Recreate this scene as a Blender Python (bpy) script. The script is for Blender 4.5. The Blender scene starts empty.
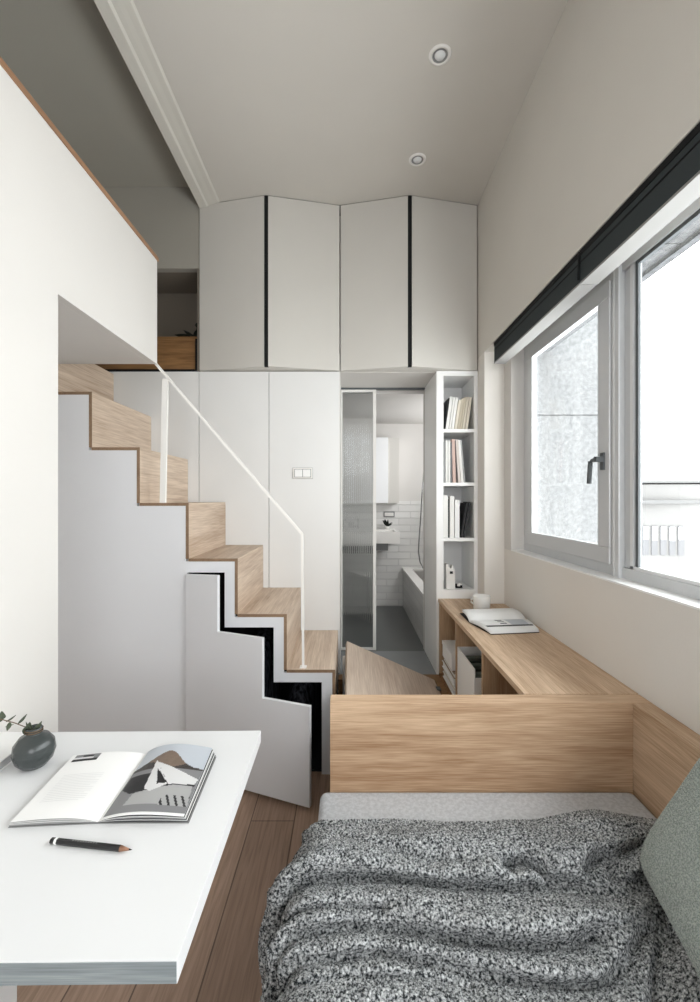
import bpy, bmesh, math, random
import numpy as np
from mathutils import Vector, Matrix
random.seed(7)
C = bpy.context.scene
COL = C.collection

# ------------------------------------------------------------------ camera, world, exposure
F = 445.0; H = 1.3; CX = 348.0; CY = 499.0
cam_d = bpy.data.cameras.new('camera'); cam = bpy.data.objects.new('camera', cam_d)
COL.objects.link(cam); C.camera = cam
cam.location = (0, 0, H); cam.rotation_euler = (math.radians(90), 0, 0)
cam_d.sensor_fit = 'VERTICAL'; cam_d.sensor_height = 36.0
cam_d.lens = F / 1002 * 36.0
cam_d.shift_x = 2 / 1002; cam_d.shift_y = -2 / 1002
cam_d.clip_start = 0.05

w = bpy.data.worlds.new('overcast'); C.world = w; w.use_nodes = True
nt = w.node_tree; bg = nt.nodes['Background']
bg.inputs[0].default_value = (0.975, 0.985, 1.0, 1); bg.inputs[1].default_value = 6.0
C.view_settings.view_transform = 'Standard'; C.view_settings.look = 'None'
C.view_settings.gamma = 1; C.view_settings.use_curve_mapping = False
C.view_settings.exposure = 0.42

def area(name, loc, rot, sx, sy, power, color=(1, 1, 1), portal=False):
    l = bpy.data.lights.new(name, 'AREA'); l.shape = 'RECTANGLE'; l.size = sx; l.size_y = sy
    l.energy = power; l.color = color
    if portal: l.cycles.is_portal = True
    o = bpy.data.objects.new(name, l); o.location = loc; o.rotation_euler = rot; COL.objects.link(o)
    return o
R90 = math.radians(90)
# portals guide the sky light in through the window openings
area('daylight_side_window', (1.07, 0.95, 1.6), (0, R90, 0), 1.15, 3.1, 1, portal=True)
area('daylight_rear_window', (0.35, -1.46, 1.6), (R90, 0, 0), 1.2, 1.2, 1, portal=True)
# daylight from the bathroom's own window, high on its right wall
area('bathroom_window_light', (1.18, 3.75, 1.65), (0, math.radians(80), 0), 0.7, 0.8, 13, (0.97, 0.985, 1))

# ------------------------------------------------------------------ materials
def lin(c):
    c = c / 255.0
    return c / 12.92 if c <= 0.04045 else ((c + 0.055) / 1.055) ** 2.4
def rgb(r, g, b): return (lin(r), lin(g), lin(b), 1)

def mat(name, col, rough=0.6, spec=0.3, bump=0.0, bscale=60, var=0.0, vscale=3, metal=0.0):
    m = bpy.data.materials.new(name); m.use_nodes = True
    n = m.node_tree.nodes; l = m.node_tree.links; b = n['Principled BSDF']
    b.inputs['Base Color'].default_value = col; b.inputs['Roughness'].default_value = rough
    b.inputs['Specular IOR Level'].default_value = spec; b.inputs['Metallic'].default_value = metal
    tc = n.new('ShaderNodeTexCoord')
    ns = n.new('ShaderNodeTexNoise'); ns.inputs['Scale'].default_value = vscale
    l.new(tc.outputs['Object'], ns.inputs['Vector'])
    rp = n.new('ShaderNodeValToRGB')
    v = var if var else 0.015
    rp.color_ramp.elements[0].position = 0.3; rp.color_ramp.elements[1].position = 0.7
    rp.color_ramp.elements[0].color = tuple(c * (1 - v) for c in col[:3]) + (1,)
    rp.color_ramp.elements[1].color = tuple(min(1, c * (1 + v)) for c in col[:3]) + (1,)
    l.new(ns.outputs['Fac'], rp.inputs['Fac']); l.new(rp.outputs['Color'], b.inputs['Base Color'])
    if bump:
        nb = n.new('ShaderNodeTexNoise'); nb.inputs['Scale'].default_value = bscale
        l.new(tc.outputs['Object'], nb.inputs['Vector'])
        bp = n.new('ShaderNodeBump'); bp.inputs['Strength'].default_value = bump; bp.inputs['Distance'].default_value = 0.01
        l.new(nb.outputs['Fac'], bp.inputs['Height']); l.new(bp.outputs['Normal'], b.inputs['Normal'])
    return m

def wood(name, light, dark, axis=0, scale=1.0, rough=0.5):
    """grain stretched along axis (0=x,1=y,2=z)"""
    m = bpy.data.materials.new(name); m.use_nodes = True
    n = m.node_tree.nodes; l = m.node_tree.links; b = n['Principled BSDF']
    b.inputs['Roughness'].default_value = rough; b.inputs['Specular IOR Level'].default_value = 0.3
    tc = n.new('ShaderNodeTexCoord')
    def noise(sl, sc, det, dist=0.0):
        mp = n.new('ShaderNodeMapping'); s = [sc, sc, sc]; s[axis] = sl
        mp.inputs['Scale'].default_value = s; l.new(tc.outputs['Object'], mp.inputs['Vector'])
        t = n.new('ShaderNodeTexNoise'); t.inputs['Scale'].default_value = 1; t.inputs['Detail'].default_value = det
        t.inputs['Distortion'].default_value = dist
        l.new(mp.outputs['Vector'], t.inputs['Vector']); return t
    a = noise(1.5 * scale, 20 * scale, 6, 1.2); f = noise(9 * scale, 300 * scale, 4); g = noise(0.8, 4.0, 2)
    mx = n.new('ShaderNodeMix'); mx.inputs[0].default_value = 0.5
    l.new(a.outputs['Fac'], mx.inputs[2]); l.new(f.outputs['Fac'], mx.inputs[3])
    mx2 = n.new('ShaderNodeMix'); mx2.inputs[0].default_value = 0.3
    l.new(mx.outputs[0], mx2.inputs[2]); l.new(g.outputs['Fac'], mx2.inputs[3])
    rp = n.new('ShaderNodeValToRGB'); e = rp.color_ramp.elements
    e[0].position = 0.38; e[0].color = dark; e[1].position = 0.60; e[1].color = light
    l.new(mx2.outputs[0], rp.inputs['Fac']); l.new(rp.outputs['Color'], b.inputs['Base Color'])
    bp = n.new('ShaderNodeBump'); bp.inputs['Strength'].default_value = 0.15; bp.inputs['Distance'].default_value = 0.002
    l.new(f.outputs['Fac'], bp.inputs['Height']); l.new(bp.outputs['Normal'], b.inputs['Normal'])
    return m

def brick(name, c1, c2, mortar, sx, sz, axes, rough=0.4, msize=0.012, bump=0.4, swap=False, grain=False, offset=0.5):
    """axes = which object axes drive brick u,v"""
    m = bpy.data.materials.new(name); m.use_nodes = True
    n = m.node_tree.nodes; l = m.node_tree.links; b = n['Principled BSDF']
    b.inputs['Roughness'].default_value = rough; b.inputs['Specular IOR Level'].default_value = 0.35
    tc = n.new('ShaderNodeTexCoord'); sp = n.new('ShaderNodeSeparateXYZ'); cb = n.new('ShaderNodeCombineXYZ')
    l.new(tc.outputs['Object'], sp.inputs[0]); l.new(sp.outputs[axes[0]], cb.inputs[0]); l.new(sp.outputs[axes[1]], cb.inputs[1])
    br = n.new('ShaderNodeTexBrick'); br.inputs['Scale'].default_value = 1
    br.inputs['Brick Width'].default_value = sx; br.inputs['Row Height'].default_value = sz
    br.inputs['Mortar Size'].default_value = msize; br.inputs['Mortar Smooth'].default_value = 0.2
    br.inputs['Color1'].default_value = c1; br.inputs['Color2'].default_value = c2; br.inputs['Mortar'].default_value = mortar
    br.offset = offset; br.inputs['Bias'].default_value = 0.0
    l.new(cb.outputs[0], br.inputs['Vector'])
    out = br.outputs['Color']
    if grain:
        mp = n.new('ShaderNodeMapping'); mp.inputs['Scale'].default_value = (5, 90, 1)
        l.new(cb.outputs[0], mp.inputs['Vector'])
        t = n.new('ShaderNodeTexNoise'); t.inputs['Scale'].default_value = 1; t.inputs['Detail'].default_value = 5; t.inputs['Distortion'].default_value = 0.8
        l.new(mp.outputs['Vector'], t.inputs['Vector'])
        mx = n.new('ShaderNodeMix'); mx.data_type = 'RGBA'; mx.blend_type = 'MULTIPLY'; mx.inputs[0].default_value = 0.85
        rp = n.new('ShaderNodeValToRGB'); rp.color_ramp.elements[0].position = 0.3; rp.color_ramp.elements[0].color = (0.62, 0.60, 0.58, 1)
        rp.color_ramp.elements[1].position = 0.65; rp.color_ramp.elements[1].color = (1, 1, 1, 1)
        l.new(t.outputs['Fac'], rp.inputs['Fac'])
        l.new(out, mx.inputs[6]); l.new(rp.outputs['Color'], mx.inputs[7]); out = mx.outputs[2]
    l.new(out, b.inputs['Base Color'])
    bp = n.new('ShaderNodeBump'); bp.inputs['Strength'].default_value = bump; bp.inputs['Distance'].default_value = 0.004; bp.invert = True
    l.new(br.outputs['Fac'], bp.inputs['Height']); l.new(bp.outputs['Normal'], b.inputs['Normal'])
    return m

def glass(name, gloss=0.07, tint=(0.97, 0.985, 0.98, 1)):
    m = bpy.data.materials.new(name); m.use_nodes = True
    n = m.node_tree.nodes; l = m.node_tree.links; n.remove(n['Principled BSDF'])
    t = n.new('ShaderNodeBsdfTransparent'); t.inputs[0].default_value = tint
    g = n.new('ShaderNodeBsdfGlossy'); g.inputs['Roughness'].default_value = 0.02
    mx = n.new('ShaderNodeMixShader'); mx.inputs[0].default_value = gloss
    l.new(t.outputs[0], mx.inputs[1]); l.new(g.outputs[0], mx.inputs[2]); l.new(mx.outputs[0], n['Material Output'].inputs[0])
    return m

def fabric(name, c1, c2, ns_scale, lo=0.4, hi=0.6, bump=0.5, bs=400, stretch=(1, 1, 1), rough=0.95):
    m = bpy.data.materials.new(name); m.use_nodes = True
    n = m.node_tree.nodes; l = m.node_tree.links; b = n['Principled BSDF']
    b.inputs['Roughness'].default_value = rough; b.inputs['Specular IOR Level'].default_value = 0.1
    tc = n.new('ShaderNodeTexCoord'); mp = n.new('ShaderNodeMapping'); mp.inputs['Scale'].default_value = stretch
    l.new(tc.outputs['Object'], mp.inputs['Vector'])
    t = n.new('ShaderNodeTexNoise'); t.inputs['Scale'].default_value = ns_scale; t.inputs['Detail'].default_value = 2; t.inputs['Roughness'].default_value = 0.7
    l.new(mp.outputs['Vector'], t.inputs['Vector'])
    rp = n.new('ShaderNodeValToRGB'); e = rp.color_ramp.elements
    e[0].position = lo; e[0].color = c1; e[1].position = hi; e[1].color = c2
    l.new(t.outputs['Fac'], rp.inputs['Fac']); l.new(rp.outputs['Color'], b.inputs['Base Color'])
    t2 = n.new('ShaderNodeTexNoise'); t2.inputs['Scale'].default_value = bs; t2.inputs['Detail'].default_value = 3
    l.new(mp.outputs['Vector'], t2.inputs['Vector'])
    bp = n.new('ShaderNodeBump'); bp.inputs['Strength'].default_value = bump; bp.inputs['Distance'].default_value = 0.003
    l.new(t2.outputs['Fac'], bp.inputs['Height']); l.new(bp.outputs['Normal'], b.inputs['Normal'])
    return m

M = dict(
    wall=mat('white_plaster', rgb(212, 209, 205), 0.75, bump=0.03, bscale=150),
    wall2=mat('warm_white_plaster', rgb(226, 222, 216), 0.8, bump=0.03, bscale=150),
    ceil=mat('ceiling_paint', rgb(203, 199, 192), 0.85, bump=0.02, bscale=120),
    loftceil=mat('shade_toned_ceiling', rgb(158, 155, 146), 0.85, bump=0.02, bscale=120),  # taupe carries the shade of the unlit loft ceiling
    ceilw=mat('upper_wall_paint', rgb(216, 212, 205), 0.85, bump=0.02, bscale=120),
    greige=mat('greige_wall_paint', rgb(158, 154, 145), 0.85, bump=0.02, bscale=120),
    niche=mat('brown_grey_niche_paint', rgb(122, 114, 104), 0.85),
    mould=mat('moulding_paint', rgb(205, 202, 194), 0.6),
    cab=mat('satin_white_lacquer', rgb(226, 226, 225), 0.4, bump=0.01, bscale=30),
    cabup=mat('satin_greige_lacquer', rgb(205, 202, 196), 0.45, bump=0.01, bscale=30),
    stairside=mat('cool_white_lacquer', rgb(222, 223, 226), 0.4),
    white=mat('bright_white_lacquer', rgb(240, 240, 239), 0.35),
    desk=mat('matt_white_laminate', rgb(226, 227, 228), 0.45),
    deskedge=wood('grey_brushed_edge', rgb(160, 168, 171), rgb(122, 131, 135), 0, 1.2),
    black=mat('black_gap', rgb(18, 18, 20), 0.7),
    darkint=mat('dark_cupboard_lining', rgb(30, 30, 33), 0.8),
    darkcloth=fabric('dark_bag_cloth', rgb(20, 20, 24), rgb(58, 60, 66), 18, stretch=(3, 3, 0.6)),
    oak=wood('pale_oak_across', rgb(212, 183, 153), rgb(156, 122, 92), 0),
    oaky=wood('pale_oak_lengthways', rgb(216, 190, 162), rgb(164, 132, 102), 1),
    oakz=wood('oak_upright', rgb(196, 168, 138), rgb(160, 128, 98), 2),
    stairoak=wood('pale_stair_oak', rgb(218, 200, 181), rgb(172, 148, 127), 1, 0.7),
    flapoak=wood('pale_pinkish_oak', rgb(222, 205, 188), rgb(184, 162, 144), 1, 0.6),
    edgeoak=wood('darker_oak_edge', rgb(150, 124, 100), rgb(118, 94, 74), 1),
    walnut=wood('brown_oak', rgb(150, 112, 72), rgb(98, 68, 42), 0),
    capoak=wood('cap_oak', rgb(160, 124, 94), rgb(128, 96, 72), 1),
    floor=brick('oak_floorboards', rgb(182, 154, 134), rgb(158, 132, 114), rgb(112, 92, 79), 1.9, 0.175, (1, 0), 0.45, 0.0025, 0.3, grain=True, offset=0.37),
    greyfloor=mat('grey_microcement', rgb(132, 135, 136), 0.35, var=0.06, vscale=5),
    bathfloor=mat('dark_grey_bathroom_tile', rgb(92, 94, 93), 0.3, var=0.05, vscale=6),
    tile=brick('white_brick_tile', rgb(228, 227, 224), rgb(218, 217, 214), rgb(214, 213, 211), 0.24, 0.068, (0, 2), 0.25, 0.005, 0.9),
    tiley=brick('white_brick_tile_side', rgb(226, 225, 222), rgb(216, 215, 212), rgb(214, 213, 211), 0.24, 0.068, (1, 2), 0.25, 0.005, 0.9),
    alu=mat('silver_window_frame', rgb(204, 206, 208), 0.35, 0.5, metal=0.1),
    aluw=mat('pale_window_bead', rgb(226, 228, 229), 0.35, 0.5),
    alud=mat('dark_rubber_seal', rgb(92, 96, 98), 0.6),
    glass=glass('clear_glass'),
    blind=mat('charcoal_blind_fabric', rgb(52, 58, 60), 0.85, bump=0.1, bscale=400),
    railgrey=mat('pale_grey_rail', rgb(146, 145, 143), 0.6),
    blindk=mat('blind_black_slot', rgb(16, 18, 19), 0.8),
    concrete=mat('speckled_concrete', rgb(108, 109, 110), 0.9, bump=0.4, bscale=60, var=0.2, vscale=34),
    eave=mat('grey_concrete_eave', rgb(92, 93, 95), 0.9, bump=0.5, bscale=60, var=0.3, vscale=30),
    bwall=mat('white_render', rgb(106, 105, 104), 0.9, var=0.03, vscale=0.4),
    bwin=mat('grey_window_openings', rgb(90, 90, 92), 0.5),
    bdark=mat('roof_edge_grey', rgb(92, 92, 92), 0.8),
    chrome=mat('brushed_steel', rgb(150, 152, 154), 0.25, 0.5, metal=0.9),
    ceramic=mat('white_ceramic', rgb(238, 236, 232), 0.25, 0.5),
    mirror=mat('mirror_cabinet_front', rgb(240, 241, 242), 0.3, 0.5),
    page=mat('white_page', rgb(240, 240, 239), 0.6),
    pagedge=mat('page_edges_grey', rgb(178, 178, 178), 0.7),
    ink=mat('pale_grey_print', rgb(224, 224, 224), 0.7),
    inkd=mat('dark_print', rgb(60, 60, 62), 0.7),
    p_sky=mat('print_pale_sky', rgb(188, 194, 202), 0.4), p_hill=mat('print_brown_hill', rgb(120, 104, 92), 0.4, var=0.1, vscale=80),
    p_town=mat('print_dark_town', rgb(62, 58, 56), 0.4, var=0.5, vscale=260), p_roof=mat('print_white_roof', rgb(214, 214, 214), 0.4),
    p_roof2=mat('print_grey_roof', rgb(168, 168, 168), 0.4), p_dark=mat('print_black', rgb(34, 34, 36), 0.4, var=0.4, vscale=300),
    p_mid=mat('print_mid_grey', rgb(130, 130, 132), 0.4),
    vase=None, leaf=mat('grey_green_leaf', rgb(84, 92, 76), 0.6, var=0.15, vscale=60), leafd=mat('dark_leaf', rgb(34, 40, 34), 0.6),
    stem=mat('brown_stem', rgb(104, 84, 64), 0.7),
    pencil=mat('black_pencil_lacquer', rgb(26, 27, 29), 0.35, 0.5), pwood=mat('pencil_wood', rgb(150, 112, 90), 0.7),
    steel=mat('white_powder_coat', rgb(240, 238, 234), 0.4),
    sheet=fabric('grey_cotton', rgb(184, 187, 191), rgb(200, 203, 207), 90, bump=0.35, bs=22),
    knit=fabric('black_and_white_wool', rgb(40, 44, 47), rgb(220, 223, 224), 185, 0.39, 0.69, bump=0.4, bs=600),
    cush=fabric('grey_green_cushion', rgb(132, 140, 136), rgb(182, 189, 184), 420, bump=0.3, bs=400),
    plastic=mat('white_plastic', rgb(232, 230, 226), 0.4, 0.5), grey=mat('mid_grey', rgb(140, 140, 140), 0.5),
)
def vase_mat():
    m = mat('dark_grey_stoneware', rgb(58, 63, 63), 0.25, 0.5)
    n = m.node_tree.nodes; l = m.node_tree.links
    tc = n.new('ShaderNodeTexCoord'); mp = n.new('ShaderNodeMapping'); mp.inputs['Scale'].default_value = (6, 6, 160)
    t = n.new('ShaderNodeTexNoise'); t.inputs['Scale'].default_value = 1; l.new(tc.outputs['Object'], mp.inputs[0]); l.new(mp.outputs[0], t.inputs['Vector'])
    bp = n.new('ShaderNodeBump'); bp.inputs['Strength'].default_value = 0.35; bp.inputs['Distance'].default_value = 0.003
    l.new(t.outputs['Fac'], bp.inputs['Height']); l.new(bp.outputs['Normal'], n['Principled BSDF'].inputs['Normal'])
    return m
M['vase'] = vase_mat()
def ribbed():
    m = bpy.data.materials.new('ribbed_glass'); m.use_nodes = True
    n = m.node_tree.nodes; l = m.node_tree.links; n.remove(n['Principled BSDF'])
    r = n.new('ShaderNodeBsdfRefraction'); r.inputs['Color'].default_value = (0.80, 0.82, 0.82, 1); r.inputs['Roughness'].default_value = 0.12; r.inputs['IOR'].default_value = 1.33
    t = n.new('ShaderNodeBsdfTransparent'); t.inputs[0].default_value = (0.86, 0.87, 0.87, 1)
    g = n.new('ShaderNodeBsdfGlossy'); g.inputs['Roughness'].default_value = 0.15
    m1 = n.new('ShaderNodeMixShader'); m1.inputs[0].default_value = 0.12
    m2 = n.new('ShaderNodeMixShader'); m2.inputs[0].default_value = 0.05
    l.new(r.outputs[0], m1.inputs[1]); l.new(t.outputs[0], m1.inputs[2])
    l.new(m1.outputs[0], m2.inputs[1]); l.new(g.outputs[0], m2.inputs[2]); l.new(m2.outputs[0], n['Material Output'].inputs[0])
    return m
M['ribbed'] = ribbed()

# ------------------------------------------------------------------ helpers
def P(x, y, Z): return Vector(((x - CX) * Z / F, Z, H - (y - CY) * Z / F))

class MB:
    def __init__(s): s.v = []; s.f = []; s.m = []
    def add(s, vs, fs, mi=0):
        o = len(s.v); s.v += [tuple(v) for v in vs]
        for f in fs: s.f.append(tuple(i + o for i in f)); s.m.append(mi)
        return s
    def box(s, x0, x1, y0, y1, z0, z1, mi=0):
        x0, x1 = sorted((x0, x1)); y0, y1 = sorted((y0, y1)); z0, z1 = sorted((z0, z1))
        v = [(x0, y0, z0), (x1, y0, z0), (x1, y1, z0), (x0, y1, z0), (x0, y0, z1), (x1, y0, z1), (x1, y1, z1), (x0, y1, z1)]
        return s.add(v, [(0, 3, 2, 1), (4, 5, 6, 7), (0, 1, 5, 4), (1, 2, 6, 5), (2, 3, 7, 6), (3, 0, 4, 7)], mi)
    def prism(s, poly, d, mi=0):
        """poly: list of 3D points, extruded by vector d"""
        n = len(poly); a = [Vector(p) for p in poly]; b = [p + Vector(d) for p in a]
        return s.add(a + b, [tuple(range(n))[::-1], tuple(range(n, 2 * n))] + [(i, (i + 1) % n, n + (i + 1) % n, n + i) for i in range(n)], mi)
    def tube(s, pts, r, seg=10, mi=0, caps=True):
        pts = [Vector(p) for p in pts]; rr = r if isinstance(r, (list, tuple)) else [r] * len(pts)
        rings = []; up = Vector((0, 0, 1))
        for i, p in enumerate(pts):
            d = (pts[min(i + 1, len(pts) - 1)] - pts[max(i - 1, 0)]).normalized()
            u = Vector((0, 0, 1)) if abs(d.z) < 0.9 else Vector((0, 1, 0))
            a = d.cross(u).normalized(); b = d.cross(a).normalized()
            rings.append([p + (a * math.cos(2 * math.pi * k / seg) + b * math.sin(2 * math.pi * k / seg)) * rr[i] for k in range(seg)])
        vs = [v for r_ in rings for v in r_]; fs = []
        for i in range(len(pts) - 1):
            for k in range(seg):
                a = i * seg + k; b = i * seg + (k + 1) % seg
                fs.append((a, b, b + seg, a + seg))
        if caps: fs.append(tuple(range(seg))[::-1]); fs.append(tuple(range((len(pts) - 1) * seg, len(pts) * seg)))
        return s.add(vs, fs, mi)
    def lathe(s, prof, c, seg=40, mi=0):
        vs = []; fs = []
        for r, z in prof:
            for k in range(seg):
                a = 2 * math.pi * k / seg; vs.append((c[0] + r * math.cos(a), c[1] + r * math.sin(a), c[2] + z))
        for i in range(len(prof) - 1):
            for k in range(seg):
                a = i * seg + k; b = i * seg + (k + 1) % seg; fs.append((a, b, b + seg, a + seg))
        return s.add(vs, fs, mi)
    def grid(s, fn, nu, nv, mi=0, mfn=None):
        vs = [fn(i / nu, j / nv) for j in range(nv + 1) for i in range(nu + 1)]
        o = len(s.v); s.v += [tuple(v) for v in vs]
        for j in range(nv):
            for i in range(nu):
                a = o + j * (nu + 1) + i; s.f.append((a, a + 1, a + nu + 2, a + nu + 1))
                s.m.append(mfn((i + .5) / nu, (j + .5) / nv) if mfn else mi)
        return s
    def xform(s, mx):
        s.v = [tuple(mx @ Vector(v)) for v in s.v]; return s
    def build(s, name, mats, parent=None, bevel=0.0, smooth=False, solid=0.0, segs=2):
        if not isinstance(mats, (list, tuple)): mats = [mats]
        me = bpy.data.meshes.new(name)
        vs = np.array(s.v, dtype=float)
        if parent is not None: org = np.array(parent_origin(parent))
        else: org = np.array([(vs[:, 0].min() + vs[:, 0].max()) / 2, (vs[:, 1].min() + vs[:, 1].max()) / 2, vs[:, 2].min()])
        me.from_pydata([tuple(v) for v in (vs - org)], [], s.f)
        for m in mats: me.materials.append(m)
        me.polygons.foreach_set('material_index', s.m)
        bm = bmesh.new(); bm.from_mesh(me); bmesh.ops.remove_doubles(bm, verts=bm.verts, dist=1e-6) if smooth else None
        if not solid: bmesh.ops.recalc_face_normals(bm, faces=bm.faces)
        bm.to_mesh(me); bm.free()
        if smooth: me.polygons.foreach_set('use_smooth', [True] * len(me.polygons))
        o = bpy.data.objects.new(name, me); COL.objects.link(o)
        if parent is not None: o.parent = parent; o['_o'] = list(map(float, org))
        else: o.location = tuple(org); o['_o'] = list(map(float, org))
        if bevel:
            b = o.modifiers.new('bevel', 'BEVEL'); b.width = bevel; b.segments = segs; b.limit_method = 'ANGLE'; b.angle_limit = math.radians(40)
        if solid:
            b = o.modifiers.new('solid', 'SOLIDIFY'); b.thickness = solid; b.offset = 0
        return o
def parent_origin(p): return list(p['_o'])

def thing(name, label, cat, loc, group=None, kind=None):
    o = bpy.data.objects.new(name, None); COL.objects.link(o); o.location = loc; o.empty_display_size = 0.05
    o['_o'] = list(map(float, loc))
    if label: o['label'] = label
    if cat: o['category'] = cat
    if group: o['group'] = group
    if kind: o['kind'] = kind
    return o
def tag(o, label, cat, group=None):
    o['label'] = label; o['category'] = cat
    if group: o['group'] = group
    return o
def struct(name, mb, m, label, cat, **k):
    o = mb.build(name, m, **k); o['kind'] = 'structure'; o['label'] = label; o['category'] = cat; return o
def bx(*a): return MB().box(*a)

ZW = 2.74; ZS = 2.10; PF = 0.22; XL = -0.901; XR = 0.916; XU = 0.80; ZC = 3.11

# ------------------------------------------------------------------ setting
struct('floor', bx(-2.4, XR, -1.5, 1.40, -0.05, 0).box(-2.4, -0.062, 1.40, ZS + 0.6, -0.05, 0), M['floor'], 'brown wooden floorboards between the desk and the bed', 'floor')
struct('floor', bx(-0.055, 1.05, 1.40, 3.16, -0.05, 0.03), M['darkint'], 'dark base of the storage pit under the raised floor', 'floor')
# raised floor frame around the hatch
struct('floor', bx(0.52, 1.05, 1.40, 3.16, 0.03, PF - 0.001).box(-0.058, 0.03, 2.66, ZW, 0.03, PF).box(0.03, 0.52, 2.62, ZW, 0.03, PF), M['walnut'],
       'raised wooden floor around the lifted hatch', 'floor')
struct('floor', bx(-0.06, 0.544, ZW, 3.16, 0.1, PF), M['greyfloor'], 'smooth grey floor strip in front of the bathroom door', 'floor')
struct('floor', bx(-1.4, 1.22, 3.16, 4.49, 0.1, PF), M['bathfloor'], 'dark grey bathroom floor', 'floor')
struct('ceiling', bx(-0.78, XU + 0.3, -1.5, 3.2, ZC, ZC + 0.06), M['ceil'], 'pale ceiling with two small downlights', 'ceiling')
struct('ceiling', bx(-2.4, -0.90, -1.5, 3.2, 3.22, 3.28), M['loftceil'], 'ceiling above the loft, shade put into its taupe colour', 'ceiling')
prof = [(-0.78, 3.17), (-0.78, 3.112), (-0.79, 3.104), (-0.815, 3.102), (-0.835, 3.099), (-0.855, 3.097), (-0.865, 3.090), (-0.912, 3.088), (-0.912, 3.28), (-0.80, 3.28)]
struct('trim_1', MB().prism([(x, -1.5, z) for x, z in prof], (0, 3.1 + 1.5 - 0.3, 0)), M['mould'], 'long pale moulded beam along the ceiling beside the loft', 'beam')
# left: white panelled wall below the loft
struct('wall_left', bx(-2.4, XL - 0.031, -1.5, 1.382, 0, 1.9368), M['wall'], 'bright white wall panel beside the desk', 'wall')
struct('wall_left', bx(-2.5, -2.4, -1.5, 3.2, 0, 3.28), M['wall2'], 'far side wall of the loft', 'wall')
# back wall (behind tall cupboards and cabinets)
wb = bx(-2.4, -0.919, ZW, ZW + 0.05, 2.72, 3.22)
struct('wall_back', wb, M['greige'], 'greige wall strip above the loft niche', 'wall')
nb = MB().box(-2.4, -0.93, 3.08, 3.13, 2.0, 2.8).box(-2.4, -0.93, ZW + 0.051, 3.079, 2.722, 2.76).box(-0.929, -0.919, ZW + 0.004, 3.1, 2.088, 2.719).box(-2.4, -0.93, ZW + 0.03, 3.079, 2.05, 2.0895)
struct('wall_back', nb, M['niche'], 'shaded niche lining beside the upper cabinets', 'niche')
# wall around the bathroom doorway
d = MB().box(-0.05, -0.045 + 0.0, ZW + 0.02, 3.16, PF, 2.088)
struct('wall_back', MB().box(-2.4, 1.2, 3.16, 3.22, 2.2, 3.28).box(-1.4, -0.0495, 3.16, 3.22, 0.1, 2.2).box(0.545, 1.2, 3.16, 3.22, 0.1, 2.2).box(-0.06, 0.56, 3.16, 3.22, 2.088, 2.2).box(-0.0995, -0.0495, ZW + 0.02, 3.16, 0.1, 2.2),
       M['wall'], 'white wall around the bathroom doorway', 'wall')
struct('trim_2', MB().box(-0.06, 0.62, ZW + 0.03, 3.16, 2.088, 2.14), M['wall'], 'white soffit above the bathroom doorway', 'soffit')
# bathroom shell
struct('wall_bathroom', MB().box(-1.4, 1.22, 4.49, 4.54, PF, 1.28, 0).box(-1.4, 1.22, 4.495, 4.54, 1.28, 2.06, 1), [M['tile'], M['wall']], 'bathroom back wall of white brick tiles and plaster', 'wall')
struct('wall_bathroom', MB().box(-1.45, -1.4, 3.16, 4.5, PF, 2.2).box(1.2, 1.235, 3.16, 4.5, PF, 2.2), M['tiley'], 'white tiled side walls of the bathroom', 'wall')
struct('ceiling', bx(-1.45, 1.235, 3.22, 4.54, 2.06, 2.12), M['wall'], 'white bathroom ceiling', 'ceiling')
# right side
struct('wall_right', bx(XR, 1.05, -1.5, 2.608, 0, 1.01), M['wall2'], 'warm white wall below the window', 'wall')
struct('trim_3', bx(XR - 0.001, 0.99, -1.4, 2.5, 1.01, 1.016), M['white'], 'white window sill', 'window sill')
struct('wall_right', bx(XU, 1.05, -1.5, ZW + 0.4, 2.163, ZC + 0.1), M['ceilw'], 'upper wall above the window blind', 'wall')
struct('wall_right', MB().box(XU, 1.05, 2.608, ZW + 0.4, 0, 2.163), M['wall2'], 'narrow wall pillar beside the bookcase', 'pillar')
struct('wall_right', MB().box(XR, 1.05, 2.5, 2.608, 1.01, 2.163).box(XR, 1.05, -1.5, -0.62, 1.01, 2.163), M['wall'], 'white reveal at the end of the window', 'wall')
# rear wall behind the camera with its window opening
struct('wall_rear', MB().box(-2.4, -0.25, -1.55, -1.5, 0, 3.28).box(0.95, 1.2, -1.55, -1.5, 0, 3.28).box(-0.25, 0.95, -1.55, -1.5, 0, 1.0).box(-0.25, 0.95, -1.55, -1.5, 2.2, 3.28),
       M['wall'], 'rear wall with a window opening behind the viewer', 'wall')

# ------------------------------------------------------------------ windows
XG = 0.985
w1 = thing('window_1', 'narrower casement window with lever handle at the far end', 'window', (XG, 2.06, 1.01), kind='structure')
def ring(y0, y1, z0, z1, ty0, ty1, tz0, tz1, x0, x1):
    return MB().box(x0, x1, y0, y1, z0, z0 + tz0).box(x0, x1, y0, y1, z1 - tz1, z1).box(x0, x1, y0, y0 + ty0, z0 + tz0, z1 - tz1).box(x0, x1, y1 - ty1, y1, z0 + tz0, z1 - tz1)
ring(1.645, 2.495, 1.012, 2.175, 0.012, 0.087, 0.048, 0.065, XG, XG + 0.02).build('window_frame', M['alu'], w1, bevel=0.002)
sash = ring(1.648, 2.41, 1.058, 2.112, 0.07, 0.062, 0.062, 0.062, XG - 0.018, XG + 0.012).build('sash', M['alu'], w1, bevel=0.003)
ring(1.716, 2.35, 1.118, 2.052, 0.006, 0.012, 0.006, 0.004, XG - 0.019, XG + 0.003).build('glazing_bead', M['alu'], sash)
bx(XG + 0.004, XG + 0.010, 1.715, 2.35, 1.118, 2.052).build('glass_pane', M['glass'], sash)
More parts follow.
